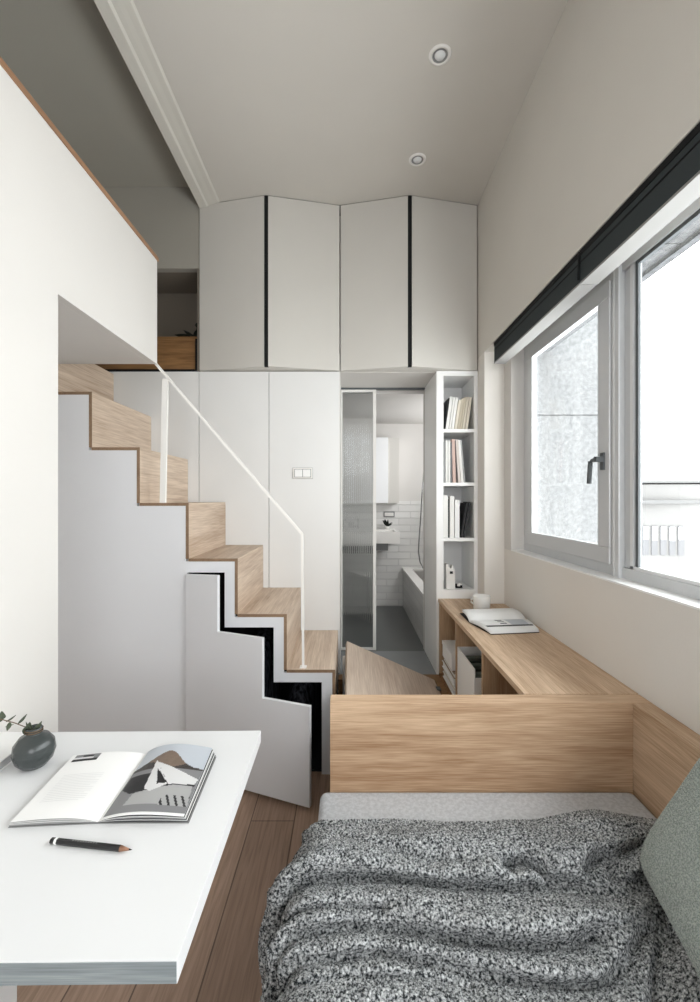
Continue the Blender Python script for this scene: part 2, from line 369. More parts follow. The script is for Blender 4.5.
hd = MB().box(XG - 0.024, XG - 0.017, 1.675, 1.697, 1.41, 1.475).box(XG - 0.05, XG - 0.02, 1.674, 1.694, 1.44, 1.46).build('handle_plate', M['alud'], sash)
MB().tube([(XG - 0.045, 1.685, 1.452), (XG - 0.047, 1.71, 1.448), (XG - 0.047, 1.722, 1.438)], 0.007, 8).tube([(XG - 0.047, 1.722, 1.446), (XG - 0.047, 1.732, 1.36)], 0.009, 8).build('handle', M['alud'], hd, smooth=True)

w2 = thing('window_2', 'wide fixed window beside the casement, nearest the viewer', 'window', (XG, 0.5, 1.01), kind='structure')
fr = MB().box(XG, XG + 0.02, -0.62, 1.645, 1.012, 1.055).box(XG, XG + 0.02, -0.62, 1.645, 2.118, 2.175).box(XG + .02, XG + .06, -0.62, 1.645, 1.012, 1.03).box(XG + .02, XG + .06, -0.62, 1.645, 2.15, 2.175)
fr.box(XG - 0.012, XG + 0.06, 1.60, 1.645, 1.012, 2.175).box(XG + 0.010, XG + 0.02, 1.52, 1.60, 1.055, 2.118).box(XG, XG + 0.06, 0.26, 0.34, 1.05, 2.12).box(XG, XG + 0.06, -0.62, -0.55, 1.05, 2.12)
fr.build('window_frame', M['alu'], w2, bevel=0.003)
MB().box(XG - 0.013, XG + 0.03, 1.625, 1.632, 1.02, 2.17).box(XG + 0.004, XG + 0.012, 1.545, 1.56, 1.055, 2.118).box(XG + 0.004, XG + 0.014, 0.34, 1.56, 1.055, 1.066).build('glazing_bead', M['aluw'], w2)
MB().box(XG + 0.005, XG + 0.014, 1.518, 1.532, 1.06, 2.118).box(XG + 0.006, XG + 0.016, 0.34, 1.52, 2.105, 2.118).build('rubber_seal', M['alud'], w2)
bx(XG + 0.014, XG + 0.018, -0.56, 1.525, 1.05, 2.12).build('glass_pane', M['glass'], w2)

# blinds
def blind(y0, y1, label):
    t = thing('roller_blind', label, 'blind', (0.85, (y0 + y1) / 2, 2.045), 'charcoal blinds above the window')
    bx(XU + 0.006, XU + 0.014, y0, y1, 2.052, 2.142).build('blind_fabric', M['blind'], t)
    MB().box(XU + 0.014, XU + 0.065, y0, y1, 2.09, 2.16).box(XU + 0.003, XU + 0.01, y0, y1, 2.142, 2.161).box(XU + 0.004, XU + 0.012, y0, y1, 2.118, 2.122).build('cassette', M['blindk'], t)
    bx(XU + 0.004, XU + 0.066, y0, y1, 2.044, 2.052).build('bottom_rail', M['railgrey'], t, bevel=0.001)
blind(1.548, 2.452, 'far charcoal roller blind, over the casement window')
blind(-0.6, 1.542, 'near charcoal roller blind, over the wide window')
tg = MB().tube([(XU + 0.002, 1.545, 2.15), (XU + 0.0, 1.545, 2.06)], 0.004, 8)
tag(tg.build('blind_cord', M['blindk'], smooth=True), 'short dark beaded cord hanging between the two blinds', 'cord')

# ------------------------------------------------------------------ outside
cw = thing('concrete_wall', 'pale speckled concrete wall just outside the casement window', 'wall', (1.6, 3.4, 0))
MB().box(1.24, 2.0, 3.4, 3.6, 0.0, 1.935).box(1.24, 2.0, 3.4, 3.6, 1.945, 3.2).box(1.24, 1.995, 3.41, 3.6, 1.93, 1.95).build('wall_panel', M['concrete'], cw)
ev = MB().box(1.052, 1.50, -2.5, 2.0, 2.45, 2.55).box(1.052, 1.50, 2.01, 3.4, 2.45, 2.55).box(1.50, 1.54, -2.5, 3.4, 2.43, 2.57)
tag(ev.build('concrete_eave', M['eave']), 'concrete eave slab above the wide window', 'eave')
b = thing('apartment_building', 'distant white building with a row of windows beyond the glass', 'building', (16, 20, -12))
MB().prism([(13.0, 20, -12), (24, 18.5, -12), (24, 26, -12), (13.0, 26, -12)], (0, 0, 13.3 + 0.65)).build('wall', M['bwall'], b)
MB().prism([(12.9, 19.9, 2.02), (24, 18.4, 2.02), (24, 26, 2.02), (12.9, 26, 2.02)], (0, 0, 0.1)).build('roof', M['bdark'], b)
MB().box(12.95, 15.6, 19.6, 19.95, 1.1, 1.25).build('ledge', M['bdark'], b)
for k in range(5):
    x = 13.2 + k * 0.36
    yy = 20 - (x - 13.0) * 1.5 / 11
    wd = MB().box(x, x + 0.26, yy - 0.06, yy + 0.05, -1.2, 0.1).build('window', M['bwin'], b)
    MB().box(x + 0.02, x + 0.24, yy - 0.08, yy - 0.05, -0.5 - 0.05 * (k % 2), 0.05).build('pane', M['aluw'], wd)

# ------------------------------------------------------------------ loft
lf = thing('loft_platform', 'white sleeping loft with oak capped parapet above the desk', 'loft', (-1.6, 0.3, 1.937))
bx(-2.399, XL - 0.0305, -1.49, ZS, 1.937, 2.04).build('deck', M['wall'], lf)
MB().prism([(XL - 0.03, -1.49, 0), (XL - 0.03, 1.383, 0), (XL - 0.03, 1.383, 1.937), (XL - 0.03, ZS, 1.937), (XL - 0.03, ZS, 2.425), (XL - 0.03, -1.49, 2.425)], (0.03, 0, 0)).build('parapet_panel', M['wall'], lf)
bx(XL - 0.034, XL + 0.004, -1.5, ZS + 0.01, 2.425, 2.443).build('oak_cap', M['capoak'], lf, bevel=0.001)

# ------------------------------------------------------------------ staircase
XE = [-0.061, -0.290, -0.5215, -0.753, -0.984, -1.210, -1.441, -1.68]
ZT = [0.493 + 0.2625 * k for k in range(7)]
st = thing('staircase', 'pale oak staircase with white side rising to the loft', 'staircase', (-0.9, 2.42, 0))
T = 0.013
for k in range(7):
    bx(XE[k + 1] - 0.0, XE[k] - 0.001, ZS + 0.002, ZW - 0.004, ZT[k] - T, ZT[k]).build('tread', M['stairoak'], st)
    z0 = PF if k == 0 else ZT[k - 1]
    bx(XE[k] - T, XE[k], ZS + 0.002, ZW - 0.004, z0, ZT[k] - T).build('riser', M['stairoak'], st)
eg = MB()
for k in range(7):
    eg.box(XE[k + 1], XE[k] + 0.001, ZS, ZS + 0.002, ZT[k] - T, ZT[k] + 0.001)
    eg.box(XE[k] - T, XE[k] + 0.001, ZS, ZS + 0.002, (0.0 if k == 0 else ZT[k - 1]), ZT[k] - T)
eg.build('edge_banding', M['edgeoak'], st)
# white side panel: columns under each tread down to opening/floor
sp = MB()
XO = [-0.124, -0.351, -0.5825, -0.76]; ZO = [0.435, 0.694, 0.953]
poly = [(XE[7], 0), (-0.76, 0), (-0.76, ZO[2]), (XO[2], ZO[2]), (XO[2], ZO[1]), (XO[1], ZO[1]), (XO[1], ZO[0]), (XO[0], ZO[0]), (XO[0], 0), (XE[0] - T, 0)]
for k in range(7):
    poly += [(XE[k] - T, ZT[k] - T), (XE[k + 1] - T, ZT[k] - T)] if k < 6 else [(XE[k] - T, ZT[k] - T), (XE[7], ZT[k] - T)]
# build as boxes for clean faces
def col(x0, x1, z0, z1): sp.box(x0, x1, ZS + 0.001, ZS + 0.019, z0, z1)
col(XO[0], XE[0] - T, 0, ZT[0] - T)
for k in range(1, 7):
    col(XE[k] - T, XE[k - 1] - T, 0, ZT[k - 1] - T) if k >= 5 else None
sp = MB()
cuts = sorted(set([XE[0] - T, XO[0], XO[1], XO[2], -0.76] + [x - T for x in XE[1:7]] + [XE[7]]))
for a, bb in zip(cuts[:-1], cuts[1:]):
    m_ = (a + bb) / 2
    k = max(i for i in range(7) if m_ < XE[i] - T or i == 0)
    top = ZT[k] - T
    if -0.76 < m_ < XO[2]: bot = ZO[2]
    elif XO[2] < m_ < XO[1]: bot = ZO[1]
    elif XO[1] < m_ < XO[0]: bot = ZO[0]
    else: bot = 0
    sp.box(a, bb, ZS + 0.001, ZS + 0.019, bot, top)
sp.build('side_panel', M['stairside'], st)
MB().box(XE[0] - T - 0.018, XE[0] - T, ZS + 0.019, ZW - 0.01, 0, ZT[0] - T).build('end_panel', M['stairside'], st)
# dark lining
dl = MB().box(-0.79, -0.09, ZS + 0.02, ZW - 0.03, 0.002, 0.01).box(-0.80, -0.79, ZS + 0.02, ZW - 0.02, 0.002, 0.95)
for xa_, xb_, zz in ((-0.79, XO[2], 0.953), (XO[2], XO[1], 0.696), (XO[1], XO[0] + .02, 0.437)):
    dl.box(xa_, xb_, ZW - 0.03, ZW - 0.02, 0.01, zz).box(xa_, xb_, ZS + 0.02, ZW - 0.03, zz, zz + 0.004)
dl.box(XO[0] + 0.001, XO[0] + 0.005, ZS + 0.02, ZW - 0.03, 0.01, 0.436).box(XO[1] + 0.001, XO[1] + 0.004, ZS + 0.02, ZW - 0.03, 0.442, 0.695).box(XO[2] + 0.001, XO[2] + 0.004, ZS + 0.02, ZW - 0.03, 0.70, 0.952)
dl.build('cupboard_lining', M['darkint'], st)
# stepped cupboard door, ajar
a0 = Vector((-0.753, ZS - 0.002, 0)); a1 = Vector((-0.153, 1.862, 0)); dv = (a1 - a0).normalized(); L = (a1 - a0).length
nrm = Vector((dv.y, -dv.x, 0)) * 0.018
s = [0, 0.28 * L, 0.646 * L, L]
pts = [(0, 0.018), (0, 0.948), (s[1], 0.953), (s[1], 0.698), (s[2], 0.696), (s[2], 0.436), (s[3], 0.438), (s[3], 0.018)]
MB().prism([a0 + dv * q + Vector((0, 0, z)) for q, z in pts], nrm).build('cupboard_door', M['stairside'], st, bevel=0.001)
# handrail
hr = MB()
def flatbar(mb, p, q, wid=0.012, dep=0.012):
    p = Vector(p); q = Vector(q); d_ = (q - p).normalized(); u = Vector((0, 1, 0)); v = d_.cross(u).normalized()
    ps = [p + u * dep / 2 + v * wid / 2, p - u * dep / 2 + v * wid / 2, p - u * dep / 2 - v * wid / 2, p + u * dep / 2 - v * wid / 2]
    mb.prism(ps, q - p)
RY = 2.135
top = P(156, 364, RY); bot = P(302, 534, RY)
flatbar(hr, top, bot); hro = hr.build('handrail', M['steel'], st)
h2 = MB(); flatbar(h2, bot, (bot.x + 0.006, RY, ZT[0]), 0.011); h2.box(bot.x - 0.01, bot.x + 0.022, RY - 0.016, RY + 0.016, ZT[0], ZT[0] + 0.004)
h2.build('rail_post', M['steel'], st)
h3 = MB(); pt = P(165.5, 379, RY); pb = P(163, 502, RY); flatbar(h3, pt, (pb.x, RY, ZT[3] + 0.001), 0.028); h3.build('rail_post', M['steel'], st)

# dark things stored under the stairs
def blob(c, r, n=18, seed=0, p=2.6):
    mb = MB(); rs = random.Random(seed); ph = [rs.random() * 6 for _ in range(6)]
    def fn(u, v):
        a = u * 2 * math.pi; t = (v - 0.5) * math.pi
        ca, sa, ct, st_ = math.cos(a), math.sin(a), math.cos(t), math.sin(t)
        f = lambda x: math.copysign(abs(x) ** (2 / p), x)
        k = 1 + 0.07 * math.sin(3 * a + ph[0]) * ct + 0.05 * math.sin(5 * t + ph[1] + 2 * a)
        return (c[0] + r[0] * f(ct) * f(ca) * k, c[1] + r[1] * f(ct) * f(sa) * k, c[2] + r[2] * f(st_))
    mb.grid(fn, 2 * n, n); return mb
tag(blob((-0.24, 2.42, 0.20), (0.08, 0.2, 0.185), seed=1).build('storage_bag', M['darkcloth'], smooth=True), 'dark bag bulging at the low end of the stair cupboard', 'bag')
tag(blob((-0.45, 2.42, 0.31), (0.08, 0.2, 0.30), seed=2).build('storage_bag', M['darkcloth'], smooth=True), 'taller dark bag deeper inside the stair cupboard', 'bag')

# ------------------------------------------------------------------ tall cupboards and upper cabinets
tc = thing('tall_cupboard', 'full height flush white cupboard doors behind the staircase', 'cupboard', (-0.9, ZW, 0))
xs = [-2.0, -1.46, -0.917, -0.4865, -0.051]
for a, bb in zip(xs[:-1], xs[1:]):
    bx(a + 0.0018, bb - 0.0018, ZW, ZW + 0.018, PF + 0.01, 2.084).build('door', M['cab'], tc)
bx(-2.0, -0.053, ZW + 0.0195, ZW + 0.024, 0, 2.084).build('carcass', M['darkint'], tc)

def bifold(xa, xm, xb, label):
    t = thing('wall_cabinet', label, 'cabinet', ((xa + xb) / 2, ZW, 2.088), 'folding door cabinets under the ceiling')
    zf = 2.65; z0, z1 = 2.09, ZC - 0.004
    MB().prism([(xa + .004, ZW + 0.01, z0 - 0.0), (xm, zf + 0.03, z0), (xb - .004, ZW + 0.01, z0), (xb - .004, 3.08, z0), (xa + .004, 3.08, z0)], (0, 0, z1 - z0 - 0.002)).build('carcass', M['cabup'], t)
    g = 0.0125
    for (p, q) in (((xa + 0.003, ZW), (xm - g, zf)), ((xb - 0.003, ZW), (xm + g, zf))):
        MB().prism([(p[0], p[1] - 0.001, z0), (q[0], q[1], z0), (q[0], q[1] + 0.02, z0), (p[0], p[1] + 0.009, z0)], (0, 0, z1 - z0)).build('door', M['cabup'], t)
    bx(xm - g + 0.0005, xm + g - 0.0005, zf + 0.008, zf + 0.028, z0 + 0.002, z1 - 0.002).build('grip_recess', M['black'], t)
    MB().prism([(xa, ZW + 0.002, z1), (xm, zf + 0.001, z1), (xb, ZW + 0.002, z1), (xb, ZW + 0.1, z1), (xa, ZW + 0.1, z1)], (0, 0, 0.003)).build('shadow_gap', M['darkint'], t)
bifold(-0.917, -0.488, -0.0495, 'left pair of angled upper cabinet doors, next to the loft')
bifold(-0.0485, 0.369, 0.797, 'right pair of angled upper cabinet doors, above the bathroom')

sw = thing('light_switch', 'small white double light switch on the tall cupboard door', 'light switch', P(303, 478, ZW))
c0 = P(293, 478.5, ZW); c1 = P(312.5, 468, ZW)
bx(c0.x, c1.x, ZW - 0.007, ZW, c0.z, c1.z).build('plate', M['plastic'], sw, bevel=0.002)
for i in range(2):
    a = c0.x + 0.012 + i * 0.05; bx(a, a + 0.046, ZW - 0.010, ZW - 0.006, c0.z + 0.010, c1.z - 0.010).build('rocker', M['white'], sw, bevel=0.001)
MB().box(c0.x - 0.002, c1.x + 0.002, ZW - 0.003, ZW, c0.z - 0.002, c1.z + 0.002).box(c0.x + 0.009, c1.x - 0.008, ZW - 0.0075, ZW - 0.007, c0.z + 0.007, c1.z - 0.007).build('rim', M['grey'], sw)

# downlights
def downlight(x, y, label):
    t = thing('downlight', label, 'ceiling light', (x, y, ZC), 'recessed ceiling downlights')
    MB().lathe([(0.030, -0.001), (0.034, -0.006), (0.044, -0.004), (0.046, 0.0)], (x, y, ZC), 32).build('trim_ring', M['plastic'], t, smooth=True)
    MB().lathe([(0.031, -0.004), (0.026, -0.001), (0.0, -0.001)], (x, y, ZC), 32).build('reflector', M['grey'], t, smooth=True)
    MB().lathe([(0.022, -0.002), (0.018, -0.008), (0.0, -0.009)], (x, y, ZC), 24).build('bulb', M['aluw'], t, smooth=True)
downlight(0.375, 1.814, 'recessed downlight nearer the viewer')
downlight(0.370, 2.372, 'recessed downlight nearer the upper cabinets')

# ------------------------------------------------------------------ niche: drawer unit and plant
dr = thing('drawer_unit', 'brown wooden drawer unit sitting in the dark niche', 'drawers', (-1.4, 2.85, 2.09))
bx(-2.1, -0.955, 2.80, 3.06, 2.105, 2.30).build('carcass', M['walnut'], dr)
bx(-2.1, -0.955, 2.783, 2.80, 2.108, 2.300).build('drawer_front', M['walnut'], dr, bevel=0.001)
bx(-2.1, -0.93, 2.79, 3.06, 2.30, 2.318).build('top', M['walnut'], dr)
bx(-2.1, -0.955, 2.76, 3.06, 2.0901, 2.105).build('plinth', M['black'], dr)
bx(-0.9535, -0.931, 2.775, 3.06, 2.0901, 2.30).build('side_panel', M['black'], dr)  # black board added as the dark shadow gap beside the drawers
def leafm(mb, base, tip, wid, mi=0, droop=0.0):
    base = Vector(base); tip = Vector(tip); d_ = tip - base; side = d_.cross(Vector((0, 0.4, 1))).normalized()
    if side.length < .1: side = Vector((1, 0, 0))
    nn = d_.cross(side).normalized(); n = 8; vs = []
    for i in range(n + 1):
        t = i / n; wdt = wid * math.sin(math.pi * min(1, t ** 0.8)) * 0.5 + 0.0003
        c = base + d_ * t + Vector((0, 0, -droop * t * t)) + nn * 0.0
        vs += [c - side * wdt + nn * wdt * 0.3, c, c + side * wdt + nn * wdt * 0.3]
    fs = []
    for i in range(n):
        a = i * 3; fs += [(a, a + 1, a + 4, a + 3), (a + 1, a + 2, a + 5, a + 4)]
    mb.add(vs, fs, mi); return mb
npnt = thing('potted_plant', 'tiny dark plant on the drawer unit in the niche', 'plant', (-1.0, 2.86, 2.318))
MB().lathe([(0, 0), (0.02, 0), (0.026, 0.03), (0.022, 0.03), (0.0, 0.026)], (-0.99, 2.86, 2.318), 20).build('pot', M['leafd'], npnt, smooth=True)
lv = MB()
leafm(lv, (-0.99, 2.86, 2.345), (-1.11, 2.85, 2.352), 0.045, droop=0.0)
leafm(lv, (-0.99, 2.86, 2.345), (-0.955, 2.85, 2.39), 0.03)
leafm(lv, (-0.99, 2.86, 2.345), (-1.05, 2.84, 2.378), 0.03)
lv.build('leaf', M['leafd'], npnt, solid=0.002)
MB().tube([(-0.985, 2.86, 2.34), (-0.968, 2.86, 2.41)], 0.003, 6).lathe([(0, -.016), (.012, -.012), (.018, 0), (.012, .013), (0, .018)], (-0.965, 2.86, 2.415), 12).build('flower_bud', M['leafd'], npnt, smooth=True)

# ------------------------------------------------------------------ bookcase
bc = thing('bookcase', 'tall narrow white open bookcase beside the doorway', 'bookcase', (0.675, ZW, 0.687))
bx(0.545, 0.588, ZW, 3.16, PF, 2.088).build('side', M['white'], bc)
bx(0.777, 0.799, ZW, 3.06, 0.687, 2.088).build('side', M['white'], bc)
bx(0.588, 0.777, 3.04, 3.06, 0.687, 2.088).build('back_panel', M['cab'], bc)
bx(0.588, 0.777, ZW, 3.04, 2.059, 2.088).build('top', M['white'], bc)
bx(0.588, 0.777, ZW, 3.04, 0.687, 0.742).build('shelf', M['white'], bc)
SH = [1.731, 1.401, 1.060]
for z in SH: bx(0.588, 0.777, ZW, 3.04, z - 0.02, z).build('shelf', M['white'], bc)

def book(x0, x1, h, zb, lean, c, label, depth=0.15, y=2.765, group=None, name='book', cat='book'):
    """x0,x1 in photo px at the spine plane, lean = top offset px"""
    X0 = (x0 - CX) * y / F; X1 = (x1 - 0.25 - CX) * y / F; s = lean * y / F / h; th = X1 - X0
    tk = 0.0012
    def pr(a0, a1, ya, yb, za, zb_, mi, mb):
        mb.add([(a0 + s * za, ya, zb + za), (a1 + s * za, ya, zb + za), (a1 + s * za, yb, zb + za), (a0 + s * za, yb, zb + za),
                (a0 + s * zb_, ya, zb + zb_), (a1 + s * zb_, ya, zb + zb_), (a1 + s * zb_, yb, zb + zb_), (a0 + s * zb_, yb, zb + zb_)],
               [(0, 3, 2, 1), (4, 5, 6, 7), (0, 1, 5, 4), (1, 2, 6, 5), (2, 3, 7, 6), (3, 0, 4, 7)], mi)
    mb = MB(); m = bookmat(c)
    pr(X0, X0 + tk, y, y + depth, 0, h, 0, mb); pr(X1 - tk, X1, y, y + depth, 0, h, 0, mb); pr(X0 + tk, X1 - tk, y, y + 0.002, 0, h, 0, mb)
    pr(X0 + tk, X1 - tk, y + 0.002, y + depth - 0.004, 0.003, h - 0.003, 1, mb)
    o = mb.build(name, [m, M['page'], M['ink'] if sum(c) > 200 else M['grey']]); tag(o, label, cat, group); return o
_bm = {}
def bookmat(c):
    if c not in _bm: _bm[c] = mat('cover_%d' % len(_bm), rgb(*c), 0.55, bump=0.02, bscale=80)
    return _bm[c]
G = 'books on the upper bookcase shelf'
W_ = (236, 235, 231); Cr = (222, 214, 198); Be = (196, 186, 166); K = (34, 34, 36)
top_ = [(444.2, 445.4, .185, K, 'thin black-covered book leaning at the left end of the upper shelf'),
        (445.6, 448.6, .193, W_, 'white book second from left on the upper shelf'),
        (448.9, 451.0, .190, W_, 'slim white book third from left on the upper shelf'),
        (451.2, 454.0, .188, W_, 'wide white book fourth from left on the upper shelf'),
        (454.2, 457.0, .172, Cr, 'shorter cream book in the middle of the upper shelf'),
        (457.2, 459.8, .182, Be, 'beige book just right of the short cream book'),
        (460.0, 462.2, .190, Be, 'tall beige book third from right on the upper shelf'),
        (462.5, 464.6, .192, Cr, 'tall cream book second from right on the upper shelf'),
        (465.0, 467.8, .190, Cr, 'cream book at the right end of the upper shelf')]
for x0, x1, h, c, lb in top_: book(x0, x1, h + 0.012, SH[0], 4.6, c, lb, group=G)
G = 'books on the middle bookcase shelf'
mid_ = [(444.0, 445.3, .258, 0, (150, 152, 152), 'thin grey book at the left end of the middle shelf'),
        (445.6, 448.0, .262, 0, W_, 'white book second from left on the middle shelf'),
        (448.3, 450.6, .262, 0, W_, 'white book third from left on the middle shelf'),
        (450.9, 452.4, .250, 0, (120, 120, 122), 'grey book beside the pale pink one'),
        (453.0, 456.2, .272, -1.2, (206, 178, 168), 'pale pink book standing in the middle shelf'),
        (456.4, 457.4, .262, -1.4, (90, 84, 82), 'dark thin book right of the pale pink one'),
        (458.2, 461.0, .268, -2.6, (214, 204, 198), 'pale rose-grey book leaning left on the middle shelf'),
        (461.3, 464.0, .265, -3.4, W_, 'white book leaning left, second from right on the middle shelf'),
        (464.3, 465.8, .262, -4.0, (170, 172, 172), 'grey book leaning left at the right end of the middle shelf')]
for x0, x1, h, le, c, lb in mid_: book(x0, x1, h, SH[1], le, c, lb, group=G)
G = 'books on the lower bookcase shelf'
low_ = [(443.6, 448.2, .262, 0, W_, 'thick white binder at the left end of the lower shelf'),
        (448.4, 449.6, .24, 0, (60, 62, 64), 'thin dark book between two white binders'),
        (449.9, 454.4, .258, 0, W_, 'white binder in the middle of the lower shelf'),
        (455.0, 459.8, .235, 0, (240, 240, 238), 'shorter white binder beside the black books'),
        (460.4, 462.6, .215, 6.0, K, 'left one of the black books leaning right on the lower shelf'),
        (463.2, 465.0, .222, 6.2, (46, 46, 48), 'right one of the black books leaning right on the lower shelf')]
for x0, x1, h, le, c, lb in low_: book(x0, x1, h, SH[2], le, c, lb, group=G)
td = thing('tape_dispenser', 'upright white dispenser on the lowest bookcase shelf', 'dispenser', (0.64, 2.79, 0.742))
MB().prism([(0.612, 2.77, 0.742), (0.668, 2.77, 0.742), (0.665, 2.77, 0.86), (0.652, 2.77, 0.89), (0.640, 2.77, 0.862), (0.626, 2.77, 0.893), (0.611, 2.77, 0.893)], (0, 0.05, 0)).build('body', M['plastic'], td, bevel=0.003)
bx(0.634, 0.652, 2.764, 2.77, 0.835, 0.85).build('cutter', M['black'], td)
fg = thing('desk_clip', 'little dark and white trinket beside the dispenser', 'trinket', (0.70, 2.79, 0.742))
MB().box(0.674, 0.716, 2.78, 2.80, 0.742, 0.768).build('body', M['black'], fg, bevel=0.003)
MB().lathe([(0, 0), (.009, .002), (.011, .010), (.008, .018), (0, .022)], (0.690, 2.775, 0.755), 12).lathe([(0, 0), (.006, .002), (.007, .008), (0, .016)], (0.706, 2.775, 0.762), 12).build('bead', M['plastic'], fg, smooth=True)

# ------------------------------------------------------------------ bathroom contents
dd = thing('door_1', 'ribbed glass sliding bathroom door in a slim white frame', 'door', (0.07, 3.17, PF), kind='structure')
MB().box(-0.048, -0.040, 3.165, 3.19, PF + .004, 2.078).box(0.178, 0.200, 3.165, 3.19, PF + .004, 2.078).box(-0.04, 0.178, 3.165, 3.19, 2.062, 2.078).box(-0.04, 0.178, 3.165, 3.19, PF + .004, PF + .02).build('door_frame', M['steel'], dd)
rb = MB(); nr = 15
def rf(off):
    def fn(u, v): return (-0.041 + 0.22 * u, 3.176 + off + (0.011 * abs(math.sin(u * nr * math.pi)) if off == 0 else 0) * -1, PF + .018 + (2.062 - PF - .018) * v)
    return fn
rb.grid(rf(0), nr * 8, 1); rb.build('ribbed_glass_panel', M['ribbed'], dd)
struct('trim_4', MB().box(-0.05, 0.545, 3.15, 3.19, 2.079, 2.088), M['alud'], 'grey sliding door track above the doorway', 'track')

mc = thing('mirror_cabinet', 'white mirror cabinet on the bathroom wall', 'cabinet', (0.2, 4.4, 1.26))
mx0 = P(346, 500, 4.35).x; mx1 = P(399, 500, 4.35).x
bx(mx0, mx1, 4.35, 4.49, 1.262, 1.90).build('carcass', M['cabup'], mc)
bx(mx0, P(388, 0, 4.35).x, 4.335, 4.349, 1.262, 1.90).build('door', M['mirror'], mc)
bs = thing('washbasin', 'white rectangular wall hung washbasin', 'washbasin', (0.1, 4.2, 0.88))
zt = 1.3 - 33 * 4.05 / F; xb = P(400, 0, 4.05).x
m_ = MB().box(-0.25, xb, 4.05, 4.49, zt - 0.105, zt - 0.03).box(-0.25, xb, 4.05, 4.08, zt - .03, zt).box(-0.25, xb, 4.38, 4.49, zt - .03, zt).box(xb - .03, xb, 4.08, 4.38, zt - .03, zt).box(-0.25, -0.2, 4.08, 4.38, zt - .03, zt)
m_.build('basin', M['ceramic'], bs)
MB().box(-0.25, xb - 0.1, 4.15, 4.49, zt - 0.18, zt - 0.105).build('bracket', M['grey'], bs)
MB().tube([(0.1, 4.42, zt), (0.1, 4.42, zt + 0.1), (0.1, 4.3, zt + 0.11)], 0.01, 8).build('tap', M['chrome'], bs, smooth=True)
op = thing('potted_plant', 'small dark succulent on the washbasin', 'plant', (0.38, 4.42, zt))
px = P(387, 0, 4.42).x
MB().lathe([(0, 0), (.02, 0), (.024, .03), (.018, .03), (0, .026)], (px, 4.42, zt + 0.0005), 16).build('pot', M['ceramic'], op, smooth=True)
lv = MB()
for k in range(16):
    a = k * 2.4; r_ = 0.03 + 0.03 * (k % 3) / 2; leafm(lv, (px, 4.42, zt + .03), (px + r_ * math.cos(a), 4.42 + r_ * math.sin(a), zt + .06 + 0.05 * ((k * 7) % 5) / 5), 0.022)
lv.build('leaf', M['leafd'], op, solid=0.002)
so = thing('power_outlet', 'small grey rimmed outlet above the washbasin', 'outlet', P(389, 518, 4.49))
q0 = P(383.5, 517, 4.49); q1 = P(394.5, 511.5, 4.49)
bx(q0.x, q1.x, 4.482, 4.49, q0.z, q1.z).build('plate', M['grey'], so)
bx(q0.x + .01, q1.x - .01, 4.476, 4.482, q0.z + .01, q1.z - .01).build('socket', M['plastic'], so)
tb = thing('bathtub', 'white bathtub with a brick tiled front', 'bathtub', (0.9, 3.9, PF))
bx(0.552, 0.60, 3.225, 4.485, PF, 0.590).build('tiled_front', M['tiley'], tb)
MB().box(0.545, 0.63, 3.222, 4.488, 0.59, 0.61).box(1.12, 1.198, 3.222, 4.488, 0.59, 0.61).box(0.63, 1.12, 4.40, 4.488, 0.59, 0.61).box(0.63, 1.12, 3.222, 3.3, 0.59, 0.61).build('rim', M['ceramic'], tb)
MB().box(0.60, 1.19, 3.3, 4.4, 0.25, 0.28).box(0.605, 0.63, 3.225, 4.45, 0.28, 0.59).box(1.12, 1.15, 3.225, 4.45, 0.28, 0.59).build('basin', M['ceramic'], tb)
sh = thing('shower_hose', 'dark shower hose hanging in a loop over the bathtub', 'hose', (0.75, 4.3, 0.61))
pts = [P(x, y, 4.3) for x, y in ((424, 470), (422, 495), (420.5, 520), (419, 540), (418.5, 552), (420, 562), (424, 570), (430, 572), (436, 560), (438, 500))]
MB().tube(pts, 0.006, 8).build('hose', M['chrome'], sh, smooth=True)
MB().tube([P(438, 500, 4.33), P(438, 440, 4.33)], 0.012, 8).build('hand_shower', M['chrome'], sh, smooth=True)

# ------------------------------------------------------------------ worktop cabinet
XC = 0.557; WT = 0.687
wc = thing('low_cabinet', 'long low oak open cabinet with worktop under the window', 'cabinet', (0.73, 2.06, PF))
MB().prism([(XC - .002, 1.402, WT - 0.022), (XR - 0.001, 1.402, WT - 0.022), (XR - 0.001, 2.606, WT - 0.022), (XU - .001, 2.606, WT - .022), (XU - .001, ZW - .001, WT - 0.022), (XC - .002, ZW - .001, WT - 0.022)], (0, 0, 0.022)).build('worktop', M['oaky'], wc, bevel=0.001)
for y in (ZW - 0.035, 2.305, 1.85, 1.402):
    bx(XC + (0.0 if y > 2.6 else .004), XU - 0.002 if y > 2.6 else 0.90, y, y + 0.02, PF + 0.02, WT - 0.022).build('divider', M['oakz'], wc)
bx(0.895, 0.914, 1.402, 2.60, PF, WT - 0.022).build('back_panel', M['walnut'], wc)
bx(XC + .002, 0.798, 1.402, ZW - .002, PF, PF + 0.02).build('bottom_panel', M['walnut'], wc)
